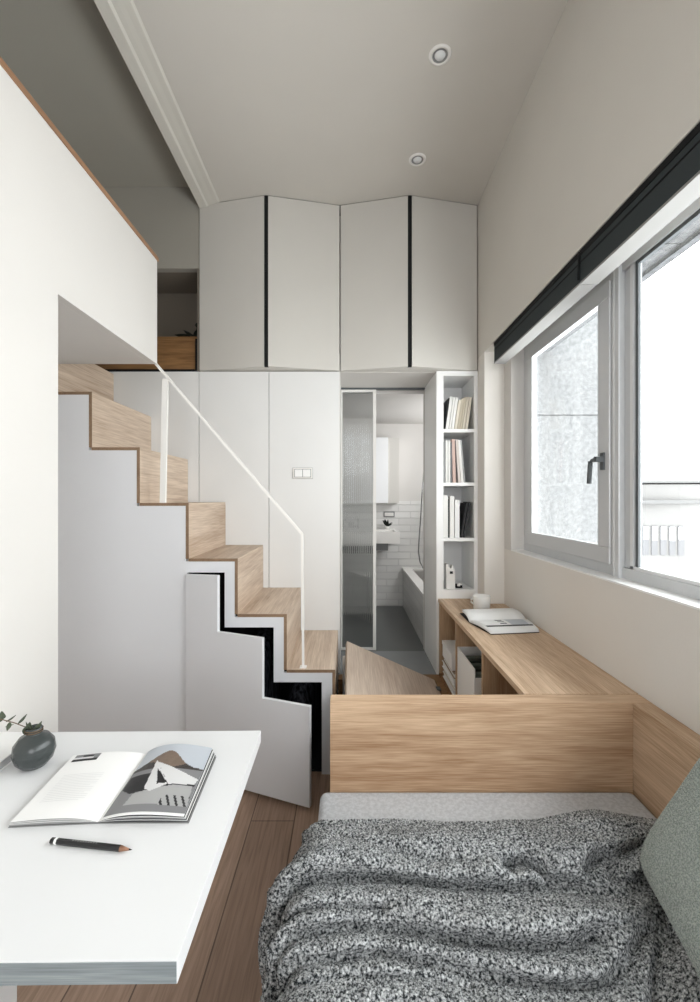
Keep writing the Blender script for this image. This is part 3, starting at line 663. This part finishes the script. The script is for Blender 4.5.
# contents: left bay
bxw = thing('storage_box', 'white cardboard box on the piled books in the low cabinet', 'box', (0.65, 2.54, 0.366))
bx(0.565, 0.74, 2.42, 2.66, 0.366, 0.445).build('body', M['page'], bxw); bx(0.562, 0.743, 2.417, 2.663, 0.435, 0.456).build('lid', M['white'], bxw)
cols = [W_, (206, 196, 182), W_, (150, 130, 110)]
z = PF + 0.021
names = ['lowest', 'second lowest', 'second highest', 'topmost']
for i, c in enumerate(cols):
    h = [0.032, .028, .036, .026, .034, .03, .03][i]; o_ = 0.006 * math.sin(i * 2.1)
    mb = MB().box(0.566 + o_, 0.75, 2.38 + o_, 2.66 + o_ * 0.3, z, z + .003, 0).box(0.566 + o_, 0.75, 2.38 + o_, 2.66 + o_ * .3, z + h - .003, z + h, 0).box(0.572 + o_, 0.745, 2.385 + o_, 2.655 + o_ * .3, z + .003, z + h - .003, 1)
    tag(mb.build('book', [bookmat(c), M['page']]), names[i] + ' book of the pile lying in the far bay of the low cabinet', 'book', 'books piled in the low cabinet'); z += h + 0.0005
# white file box with grey-green folders
fb = thing('file_box', 'white open file box in the middle bay of the low cabinet', 'file box', (0.65, 2.14, PF))
z0 = PF + .021
MB().box(0.563, 0.568, 1.985, 2.29, z0, 0.54).box(0.74, 0.745, 1.985, 2.29, z0, 0.54).box(0.568, 0.74, 1.985, 1.99, z0, 0.50).box(0.568, 0.74, 2.285, 2.29, z0, 0.54).box(0.568, 0.74, 1.99, 2.285, z0, z0 + .005).build('body', M['white'], fb)
gm = mat('grey_green_card', rgb(116, 124, 116), 0.7); gm2 = mat('dark_green_card', rgb(72, 78, 72), 0.7)
for i in range(5):
    y = 2.02 + i * 0.052
    tag(bx(0.572, 0.735, y, y + 0.03, z0 + .006, 0.505 + .004 * (i % 2)).build('folder', gm if i % 2 == 0 else gm2), ['nearest', 'second nearest', 'middle', 'second farthest', 'farthest'][i] + ' grey-green folder in the white file box', 'folder', 'folders in the file box')

# hatch
ht = thing('floor_hatch', 'pale oak floor hatch propped open in front of the bathroom door', 'hatch', (0.515, 2.1, PF))
y1 = 2.66; y0 = 1.45
pa = P(347, 641, y1); an = math.atan2(pa.z - PF, 0.515 - pa.x)
up = Vector((math.sin(an), 0, math.cos(an))) * 0.02
MB().prism([(0.515, y0, PF), (pa.x, y0, pa.z), (pa.x, y1, pa.z), (0.515, y1, PF)], -up).build('panel', M['flapoak'], ht, bevel=0.001)
MB().tube([(pa.x - 0.012, 2.5, 0.10), (pa.x - 0.012, 2.5, pa.z - 0.035)], 0.012, 10).build('support_strut', M['steel'], ht, smooth=True)
bx(0.50, 0.524, 2.50, 2.54, PF + .002, PF + .010).build('hinge', M['alud'], ht)

# mug
cx, cy = P(481.6, 606, 2.46).x, 2.46
mg = thing('mug', 'white ribless cup at the far end of the worktop', 'cup', (cx, cy, WT))
MB().lathe([(0, 0.0005), (0.040, 0.0005), (0.045, 0.006), (0.048, 0.078), (0.0475, 0.080), (0.044, 0.079), (0.041, 0.012), (0.0, 0.010)], (cx, cy, WT), 40).build('body', M['ceramic'], mg, smooth=True)
MB().tube([(cx - 0.046, cy - 0.005, WT + 0.064), (cx - 0.062, cy - 0.008, WT + 0.060), (cx - 0.060, cy - 0.008, WT + 0.045), (cx - 0.046, cy - 0.005, WT + 0.035)], 0.005, 8).build('handle', M['ceramic'], mg, smooth=True)
mg['label'] = 'white cup standing at the far end of the worktop'

# ------------------------------------------------------------------ magazines
def inpoly(u, v, poly):
    c = False; n = len(poly)
    for i in range(n):
        x1_, y1_ = poly[i]; x2, y2 = poly[i - 1]
        if (y1_ > v) != (y2 > v) and u < (x2 - x1_) * (v - y1_) / (y2 - y1_) + x1_: c = not c
    return c

DZ = 0.68
mag = thing('magazine', 'open magazine with a photo spread lying on the white desk', 'magazine', (-0.48, 0.95, DZ))
def lerp(a, b, t): return a + (b - a) * t
SPb, SPt = Vector((-0.4775, 0.849, DZ)), Vector((-0.489, 1.075, DZ))
def sheet(side, edge_b, edge_t, hb, ht_, wid):
    """returns fn(u,v): u 0 spine..1 outer, v 0 bottom..1 top"""
    def fn(u, v):
        s_ = SPb.lerp(SPt, v); e = Vector(edge_b).lerp(Vector(edge_t), v)
        h = lerp(hb, ht_, v); bul = (1 - (1 - u) ** 3) * 0.75 + 0.25 * math.sin(math.pi * u ** 0.7) * 1.9
        uu = u * wid
        p = s_.lerp(e, uu)
        return Vector((p.x, p.y, DZ + 0.0035 + h * bul))
    return fn
Lb, Lt = (-0.640, 0.838, 0), (-0.656, 1.056, 0)
Rb, Rt = (-0.304, 0.850, 0), (-0.316, 1.068, 0)
MB().grid(lambda u, v: Vector(SPb.lerp(SPt, v)).lerp(Vector(Lb).lerp(Vector(Lt), v), u) * Vector((1, 1, 0)).length * 0 + Vector((lerp(lerp(SPb.x, SPt.x, v), lerp(Lb[0], Lt[0], v), u), lerp(lerp(SPb.y, SPt.y, v), lerp(Lb[1], Lt[1], v), u), DZ + .0012)), 4, 4).grid(
    lambda u, v: Vector((lerp(lerp(SPb.x, SPt.x, v), lerp(Rb[0], Rt[0], v), u), lerp(lerp(SPb.y, SPt.y, v), lerp(Rb[1], Rt[1], v), u), DZ + .0012)), 4, 4).build('cover', M['grey'], mag, solid=0.0012)
pg = MB(); NL = 7
for i in range(NL):
    t = i / (NL - 1)
    pg.grid(sheet(0, Lb, Lt, lerp(0.001, 0.010, t), lerp(.001, .010, t), lerp(0.995, 0.975, t)), 20, 10, 0 if i in (NL - 1, 2, 4) else 1)
for i in range(NL):
    t = i / (NL - 1)
    pg.grid(sheet(1, Rb, Rt, lerp(0.001, 0.013, t), lerp(.002, .024, t ** 1.3), lerp(0.99, 0.945, t)), 20, 10, [2, 0, 2, 1, 0, 2, 0][i])
pg.build('pages', [M['page'], M['pagedge'], M['inkd']], mag, smooth=False, solid=0.0005)
LT = sheet(0, Lb, Lt, .010, .010, .975); RT = sheet(1, Rb, Rt, .013, .024, .945)
def off(fn, u0, u1, v0, v1, e=0.0007):
    return lambda u, v: fn(lerp(u0, u1, u), lerp(v0, v1, v)) + Vector((0, 0, e))
def photo(u, v):
    # generic hillside with angular white roofs
    if inpoly(u, v, [(0.28, 0.74), (0.33, 0.68), (0.61, 0.36), (0.43, 0.26), (0.33, 0.30)]) and not inpoly(u, v, [(0.36, 0.60), (0.60, 0.38), (0.47, 0.36)]): return 3
    if inpoly(u, v, [(0.31, 0.70), (0.99, 0.46), (0.96, 0.38), (0.62, 0.36)]): return 3
    if inpoly(u, v, [(0.18, 0.10), (0.22, 0.24), (0.72, 0.36), (0.95, 0.36), (0.99, 0.08)]):
        return 5 if (u > .62 and v < .22 and int((u * 30 + v * 20)) % 3 == 0) else 4
    if inpoly(u, v, [(0.42, 0.52), (0.62, 0.37), (0.98, 0.38), (0.96, 0.34), (0.55, 0.33)]): return 5
    if inpoly(u, v, [(0.02, 0.52), (0.36, 0.52), (0.44, 0.27), (0.16, 0.25), (0.02, 0.34)]): return 5
    if inpoly(u, v, [(0.36, 0.60), (0.60, 0.38), (0.47, 0.36)]): return 5
    hill = 0.62 + 0.26 * math.exp(-((u - 0.42) / 0.26) ** 2)
    if v > hill: return 0
    if v > 0.66 + 0.05 * math.sin(9 * u): return 1
    if v > 0.60: return 2
    return 6
MB().grid(off(RT, 0.04, 1.0, 0.03, 1.0), 84, 84, mfn=photo).build('photograph', [M['p_sky'], M['p_hill'], M['p_town'], M['p_roof'], M['p_roof2'], M['p_dark'], M['p_mid']], mag, smooth=True)
def pic2(u, v):
    if 0.3 < v < 0.62 and u < 0.8: return 3
    return 5 if (v < .3 or (u > .3 and v < .8 and abs(u - .55) < .22)) else 6
MB().grid(off(LT, 0.94, 0.60, 0.86, 0.985), 24, 12, mfn=pic2).build('small_photograph', [M['p_sky'], M['p_hill'], M['p_town'], M['p_roof'], M['p_roof2'], M['p_dark'], M['p_mid']], mag, smooth=True)
tx = MB()
for i in range(16):
    v = 0.62 - i * 0.026
    tx.grid(off(LT, 0.86, 0.34 + 0.06 * ((i * 3) % 4 == 1), v, v + 0.007, .0005), 10, 1)
tx.build('text_lines', M['ink'], mag)

# second magazine on the worktop
mg2 = thing('magazine', 'open magazine with one page curling up on the oak worktop', 'magazine', (0.74, 2.15, WT))
A = [Vector((0.646, 2.006, WT)), Vector((0.876, 2.036, WT)), Vector((0.893, 2.22, WT)), Vector((0.60, 2.20, WT)), Vector((0.598, 2.38, WT)), Vector((0.875, 2.41, WT))]
# spine from A3 (left) to A2 (right)
MB().grid(lambda u, v: A[0].lerp(A[1], u).lerp(A[3].lerp(A[2], u), v) + Vector((0, 0, 0.002)), 4, 4).grid(lambda u, v: A[3].lerp(A[2], u).lerp(A[4].lerp(A[5], u), v) + Vector((0, 0, .002)), 4, 4).build('cover', M['black'], mg2, solid=0.002)
pg = MB()
for i in range(4):
    pg.grid(lambda u, v, i=i: A[0].lerp(A[1], u).lerp(A[3].lerp(A[2], u), lerp(.02 + .01 * i, 1, v)) + Vector((0, 0, 0.004 + 0.003 * i + 0.006 * math.sin(v * 3.1))), 4, 10)
def curl(hh, back=0.0):
    def fn(u, v):
        p = A[3].lerp(A[2], u).lerp(A[4].lerp(A[5], u), v * 0.8)
        return p + Vector((0, -0.02 * math.sin(v * 3.1), 0.004 + hh * math.sin(min(1, v * 1.15) * math.pi * 0.62)))
    return fn
pg.grid(curl(0.030), 6, 16); pg.grid(curl(0.020), 6, 16)
pg.build('pages', M['page'], mg2, smooth=True, solid=0.0008)
FT = lambda u, v: A[0].lerp(A[1], u).lerp(A[3].lerp(A[2], u), lerp(.05, 1, v)) + Vector((0, 0, 0.0145 + 0.006 * math.sin(v * 3.1)))
def m2(u, v):
    if v < 0.22: return 0
    if v < 0.36: return 1
    if u > 0.55: return 2 if u < .95 and v < .95 else 3
    if 0.38 < u < 0.5 and int(v * 11) % 2: return 1
    return 0 if int(v * 22) % 3 else 3
MB().grid(off(FT, .06, .96, .04, .96, .0008), 30, 26, mfn=m2).build('printed_page', [M['page'], M['p_dark'], M['p_sky'], M['ink']], mg2)

# ------------------------------------------------------------------ desk
dk = thing('desk', 'thick white desk top projecting from the wall, grey front edge', 'desk', (-0.56, 0.9, 0))
poly = [(-0.2294, 0.5985, 0.648), (-0.2335, 1.192, 0.648), (XL + .001, 1.183, 0.648), (XL + .001, 0.60 - 0.008, 0.648)]
MB().prism(poly, (0, 0, DZ - 0.648)).build('desk_top', M['desk'], dk, bevel=0.0008)
MB().prism([(-0.2305, 0.5975, 0.649), (-0.2305, 0.5985, .649), (XL + .001, 0.592, 0.649), (XL + .001, .591, .649)], (0, 0, DZ - 0.651)).build('front_edge', M['deskedge'], dk)
MB().box(-0.895, -0.575, 0.68, 0.72, 0, 0.648).box(-0.895, -0.855, 0.72, 1.15, 0, 0.648).build('leg', M['desk'], dk, bevel=0.001)

# pencil
pc = thing('pencil', 'black pencil with a white band lying on the desk', 'pencil', (-0.46, 0.794, DZ))
p0 = Vector((-0.535, 0.801, DZ + .0052)); p1 = Vector((-0.3785, 0.780, DZ + .0052)); dpe = (p1 - p0)
def PP(t): return p0 + dpe * t
MB().tube([PP(0), PP(.008), PP(.86)], [.0035, .0052, .0052], 6).build('barrel', M['pencil'], pc)
MB().tube([PP(.055), PP(.085)], 0.0054, 6).build('band', M['white'], pc)
MB().tube([PP(.86), PP(.965)], [.0051, .0016], 10).build('sharpened_wood', M['pwood'], pc, smooth=True)
MB().tube([PP(.965), PP(1)], [.0016, .0003], 8).build('lead', M['black'], pc)
lt = MB()
for i in range(10):
    t = 0.27 + i * 0.032; q = PP(t); lt.box(q.x, q.x + 0.0028, q.y - 0.001, q.y + 0.001, q.z + 0.0046, q.z + 0.0050)
lt.build('lettering', M['grey'], pc)

# vase with eucalyptus
vx, vy = -0.728, 1.032
vs = thing('vase', 'round dark grey stoneware vase with a narrow neck on the desk', 'vase', (vx, vy, DZ))
prof = [(0, 0.0005), (0.018, 0.0005), (0.026, 0.004), (0.038, 0.018), (0.0435, 0.036), (0.041, 0.055), (0.030, 0.070), (0.017, 0.076), (0.0155, 0.079), (0.0175, 0.082), (0.0155, 0.084), (0.0175, 0.087), (0.016, 0.091), (0.013, 0.091), (0.012, 0.078), (0.0, 0.076)]
MB().lathe(prof, (vx, vy, DZ), 48).build('body', M['vase'], vs, smooth=True)
MB().lathe([(0.0178, 0.0815), (0.0186, 0.0825), (0.0178, 0.0835)], (vx, vy, DZ), 32).lathe([(0.0178, 0.086), (0.0186, 0.087), (0.0178, 0.088)], (vx, vy, DZ), 32).build('neck_ring', M['stem'], vs, smooth=True)
eu = thing('eucalyptus_sprig', 'thin leafy sprig leaning left out of the grey vase', 'sprig', (vx, vy, DZ + 0.088))
Zp = vy
stp = [P(38, 731, Zp), P(28, 728, Zp), P(15, 723, Zp - .01), P(0, 719, Zp - .02), P(-14, 716, Zp - .03)]
stp2 = [P(37, 730, Zp), P(30, 724, Zp), P(18, 719, Zp), P(6, 722, Zp)]
MB().tube([Vector((vx, vy, DZ + 0.0783))] + stp, 0.0010, 6).build('stem', M['stem'], eu, smooth=True)
lv = MB()
for bx_, by, tx_, ty, wd in ((34, 733, 26, 722, .012), (26, 735, 30, 722, .014), (33, 732, 42, 721, .008), (28, 733, 24, 728, .012), (18, 724, 27, 714, .005), (10, 722, 7, 731, .007), (6, 722, 16, 715, .004), (2, 719, 3, 712, .010), (0, 722, 2, 711, .009), (14, 724, 5, 727, .004), (-5, 718, -12, 710, .01)):
    leafm(lv, P(bx_, by, Zp), P(tx_, ty, Zp - 0.01), wd * 1.35)
lv.build('leaf', M['leaf'], eu, solid=0.0008)
# white hard-cover book at the left edge
wbk = thing('book', 'white hardcover book lying at the left edge of the desk', 'book', (-0.86, 1.0, DZ))
rot = Matrix.Translation((-0.80, 1.0, DZ)) @ Matrix.Rotation(math.radians(0), 4, 'Z')
MB().box(-0.895, -0.79, 0.93, 1.14, DZ + .0005, DZ + 0.003).box(-0.895, -0.79, 0.93, 1.14, DZ + .021, DZ + 0.0235).build('cover', M['white'], wbk)
MB().box(-0.894, -0.793, 0.934, 1.136, DZ + .003, DZ + 0.021).build('pages', M['pagedge'], wbk)

# ------------------------------------------------------------------ bed
bd = thing('bed', 'built-in bed with oak headboard and side board', 'bed', (0.4, 0.4, 0))
bx(-0.054, 0.914, 1.337, 1.395, 0.0, WT - 0.0).build('headboard', M['oak'], bd, bevel=0.001)
bx(0.856, 0.914, -1.2, 1.3365, 0.0, WT - 0.0).build('side_board', M['oaky'], bd, bevel=0.001)
bx(-0.05, 0.855, -1.2, 1.336, 0.0, 0.25).build('base', M['oaky'], bd)
def rbox(x0, x1, y0, y1, z0, z1, r, n=6):
    """rounded-top box as grid with soft edges"""
    mb = MB(); cxx, cyy, czz = (x0 + x1) / 2, (y0 + y1) / 2, (z0 + z1) / 2
    mb.box(x0, x1, y0, y1, z0, z1); return mb
mt = rbox(-0.083, 0.853, -1.2, 1.334, 0.252, 0.43, .03).build('mattress', M['sheet'], bevel=0.022, segs=5)
for p in mt.data.polygons: p.use_smooth = True
tag(mt, 'grey cotton covered mattress against the oak headboard', 'mattress')

# knitted blanket
def unproj(px_, py_, z=0.45):
    Z = (H - z) * F / (py_ - CY); return ((px_ - CX) * Z / F, Z)
creases = [  # (polyline in photo px, depth weight)
    ([(335, 838), (380, 850), (430, 862), (455, 864)], 0.35),
    ([(262, 905), (285, 888), (320, 880), (380, 879), (440, 886), (500, 888), (560, 888), (620, 892), (660, 880)], 1.0),
    ([(505, 866), (518, 862), (532, 868), (545, 878), (575, 884), (606, 890)], 1.0),
    ([(585, 872), (592, 862), (600, 858)], 0.9), ([(606, 862), (612, 878), (632, 884), (655, 878)], 1.3),
    ([(610, 858), (640, 846), (668, 834)], 0.8),
    ([(262, 930), (290, 914), (330, 908), (380, 910)], 0.6),
    ([(262, 960), (300, 934), (350, 926), (420, 932), (470, 942), (520, 946), (570, 944), (590, 936)], 1.0),
    ([(590, 936), (620, 926), (650, 910), (660, 895)], 0.45),
    ([(255, 985), (290, 962), (340, 957), (380, 952), (430, 962), (500, 978), (560, 986), (600, 984), (625, 965)], 1.0),
    ([(262, 1010), (300, 985), (350, 976), (420, 978), (470, 985)], 0.7),
    ([(628, 962), (632, 946), (645, 930), (665, 920)], 1.0),
    ([(650, 1010), (655, 965), (662, 935), (668, 900)], 1.2),
    ([(280, 1040), (400, 1010), (520, 1020), (620, 1030)], 1.0), ([(280, 1090), (400, 1065), (560, 1080), (660, 1060)], 1.0),
    ([(280, 1150), (400, 1130), (560, 1150), (660, 1120)], 1.0)]
def build_blanket():
    da, dy = 0.0018, 0.0018
    a = np.arange(-0.30, 0.94, da); ys = np.arange(0.50, 1.30, dy)
    Aa, Y = np.meshgrid(a, ys)
    # left edge of the top by depth
    xl = np.interp(Y, [0.5, 0.75, 0.86, 0.98, 1.06, 1.12, 1.19, 1.3], [-0.105, -0.105, -0.11, -0.105, -0.092, -0.080, -0.068, -0.068])
    xl = xl + 0.012 * np.sin(Y * 42) + 0.006 * np.sin(Y * 95 + 1)
    far = 1.178 + 0.006 * np.sin(Aa * 9) + 0.028 * np.exp(-((Aa - 0.72) / 0.13) ** 2)   # far hem
    R = 0.03; q = R * math.pi / 2
    X = np.where(Aa > q, xl + R + (Aa - q), np.where(Aa > 0, xl + R - R * np.cos(Aa / R), xl))
    base = 0.436
    Zc = np.where(Aa > q, base, np.where(Aa > 0, base - R + R * np.sin(Aa / R), base - R + Aa))
    nx = np.where(Aa > q, 0, np.where(Aa > 0, -np.cos(Aa / R), -1.0)); nz = np.where(Aa > q, 1, np.where(Aa > 0, np.sin(Aa / R), 0.0))
    XQ = np.where(Aa > q, X, xl + R - q + Aa)   # unrolled coordinate
    hh = np.full(X.shape, 0.052)
    env = np.ones_like(X)
    for pts_, wgt in creases:
        pl = [unproj(*p) for p in pts_]
        dm = np.full(X.shape, 9.0)
        for (x0, y0_), (x1, y1_) in zip(pl[:-1], pl[1:]):
            dx, dy_ = x1 - x0, y1_ - y0_; t = np.clip(((XQ - x0) * dx + (Y - y0_) * dy_) / (dx * dx + dy_ * dy_), 0, 1)
            ex = XQ - x0 - t * dx; ey = Y - y0_ - t * dy_
            # steeper on the far (shadow) side
            ey = np.where(ey > 0, ey * 1.7, ey * 0.6)
            dm = np.minimum(dm, np.sqrt(ex * ex + ey * ey))
        env *= 1 - min(1, 0.97 * wgt) * np.exp(-(dm / 0.021) ** 1.2)
        hh -= max(0, wgt - 1) * 0.02 * np.exp(-(dm / 0.03) ** 2)
    low = 0.006 * np.sin(XQ * 23 + Y * 31) + 0.005 * np.sin(XQ * 11 - Y * 47 + 1) + 0.003 * np.sin(XQ * 61 + 2 * np.sin(Y * 40))
    flat = 1 / (1 + np.exp((Y - 1.12) / 0.02)); flat = np.maximum(flat, np.exp(-((XQ - 0.62) / 0.14) ** 2) * 0.75 * np.clip((far - Y) / 0.06, 0, 1))
    hgt = (hh + low + 0.012) * env * (0.22 + 0.78 * flat)
    # raised bunch near the rail
    hgt += 0.012 * np.exp(-((XQ - 0.70) / 0.09) ** 2 - ((Y - 1.14) / 0.05) ** 2)
    fold = hgt.copy()
    # stitches (follow the folded cloth)
    gy = np.gradient(hgt, dy, axis=0); sy = np.cumsum(np.sqrt(1 + gy ** 2) * dy, axis=0)
    row = sy / 0.0088; ri = np.floor(row); fr_ = row - ri
    colm = XQ / 0.0078 + 0.5 * (ri % 2) + 0.25 * np.sin(ri * 1.7)
    fc = colm - np.floor(colm)
    st_ = np.sqrt(np.clip(np.sin(np.pi * fr_), 0, 1)) * np.sqrt(np.clip(np.sin(np.pi * fc), 0, 1))
    hgt = hgt + 0.0048 * st_
    # fall at the far hem and hide past it
    edge = np.clip((far - Y) / 0.010, 0, 1); hgt = hgt * (0.25 + 0.75 * np.sqrt(edge))
    Xf = X + nx * hgt * 1.0; Zf = Zc + nz * hgt
    # hanging side swings with folds
    Xf = np.where(Aa < 0, Xf + 0.010 * np.sin(Y * 30) * np.clip(-Aa / 0.2, 0, 1), Xf)
    Zf = np.maximum(Zf, 0.4325) * (Aa > 0) + Zf * (Aa <= 0)
    Yf = np.minimum(Y, far + 0.0) - 0.75 * np.clip(fold - 0.010, 0, 0.07) * np.clip((far - Y) / 0.08, 0, 1)
    Zf = np.where((Y >= far) & (Aa > 0), 0.4325 - np.clip(0, 0, 0), Zf)
    keep = (Y < far + dy * 1.5) & (Xf < 0.846)
    ny, na = X.shape
    idx = -np.ones(ny * na, dtype=int); kf = keep.ravel(); idx[kf] = np.arange(kf.sum())
    verts = np.stack([Xf.ravel(), Yf.ravel(), Zf.ravel()], 1)[kf]
    I = idx.reshape(ny, na)
    q0, q1, q2, q3 = I[:-1, :-1], I[:-1, 1:], I[1:, 1:], I[1:, :-1]
    ok = (q0 >= 0) & (q1 >= 0) & (q2 >= 0) & (q3 >= 0)
    faces = np.stack([q0[ok], q1[ok], q2[ok], q3[ok]], 1)
    me = bpy.data.meshes.new('blanket'); org = np.array([0.35, 0.9, 0.42])
    me.from_pydata((verts - org).tolist(), [], faces.tolist())
    me.materials.append(M['knit']); me.polygons.foreach_set('use_smooth', [True] * len(me.polygons))
    o = bpy.data.objects.new('blanket', me); o.location = org; COL.objects.link(o)
    tag(o, 'chunky black and white knitted blanket rumpled over the mattress', 'blanket')
build_blanket()

# cushion
def build_cushion():
    n = 320
    V1 = Vector((0.655, 1.0, 0.475)); V2 = Vector((0.83, 0.96, 0.80)); V3 = Vector((0.56, 0.58, 0.475))
    ex = (V1 - V3).normalized(); ey = (V2 - V1); ey = (ey - ex * ey.dot(ex)).normalized(); nn = ex.cross(ey)
    if nn.x > 0: nn = -nn
    SX, SY = 0.225, 0.205; Cc = V1 - ex * SX + ey * SY
    mb = MB()
    def pt(u, v, sgn):
        x = 2 * u - 1; y = 2 * v - 1
        pin = 1 - 0.10 * (1 - y * y) * abs(x) ** 4; pin2 = 1 - 0.10 * (1 - x * x) * abs(y) ** 4
        rc = 1 - 0.09 * (x * x * y * y) ** 3
        th = 0.075 * (max(0, (1 - x ** 4)) ** 0.55) * (max(0, (1 - y ** 4)) ** 0.55)
        rib = 0.0012 * (math.sin(x * SX / 0.0011) * 0.6 + 0.6 * math.sin(y * SY / 0.0011)) if sgn > 0 else 0
        return Cc + ex * (x * SX * pin * rc) + ey * (y * SY * pin2 * rc) + nn * (sgn * (th + rib * (th > .01)))
    mb.grid(lambda u, v: pt(u, v, 1), n, n); mb.grid(lambda u, v: pt(u, v, -1), n, n)
    o = mb.build('cushion', M['cush'], smooth=True)
    tag(o, 'plump grey-green textured cushion leaning on the oak side board', 'cushion')
build_cushion()
for o in list(bpy.data.objects):
    if '_o' in o: del o['_o']
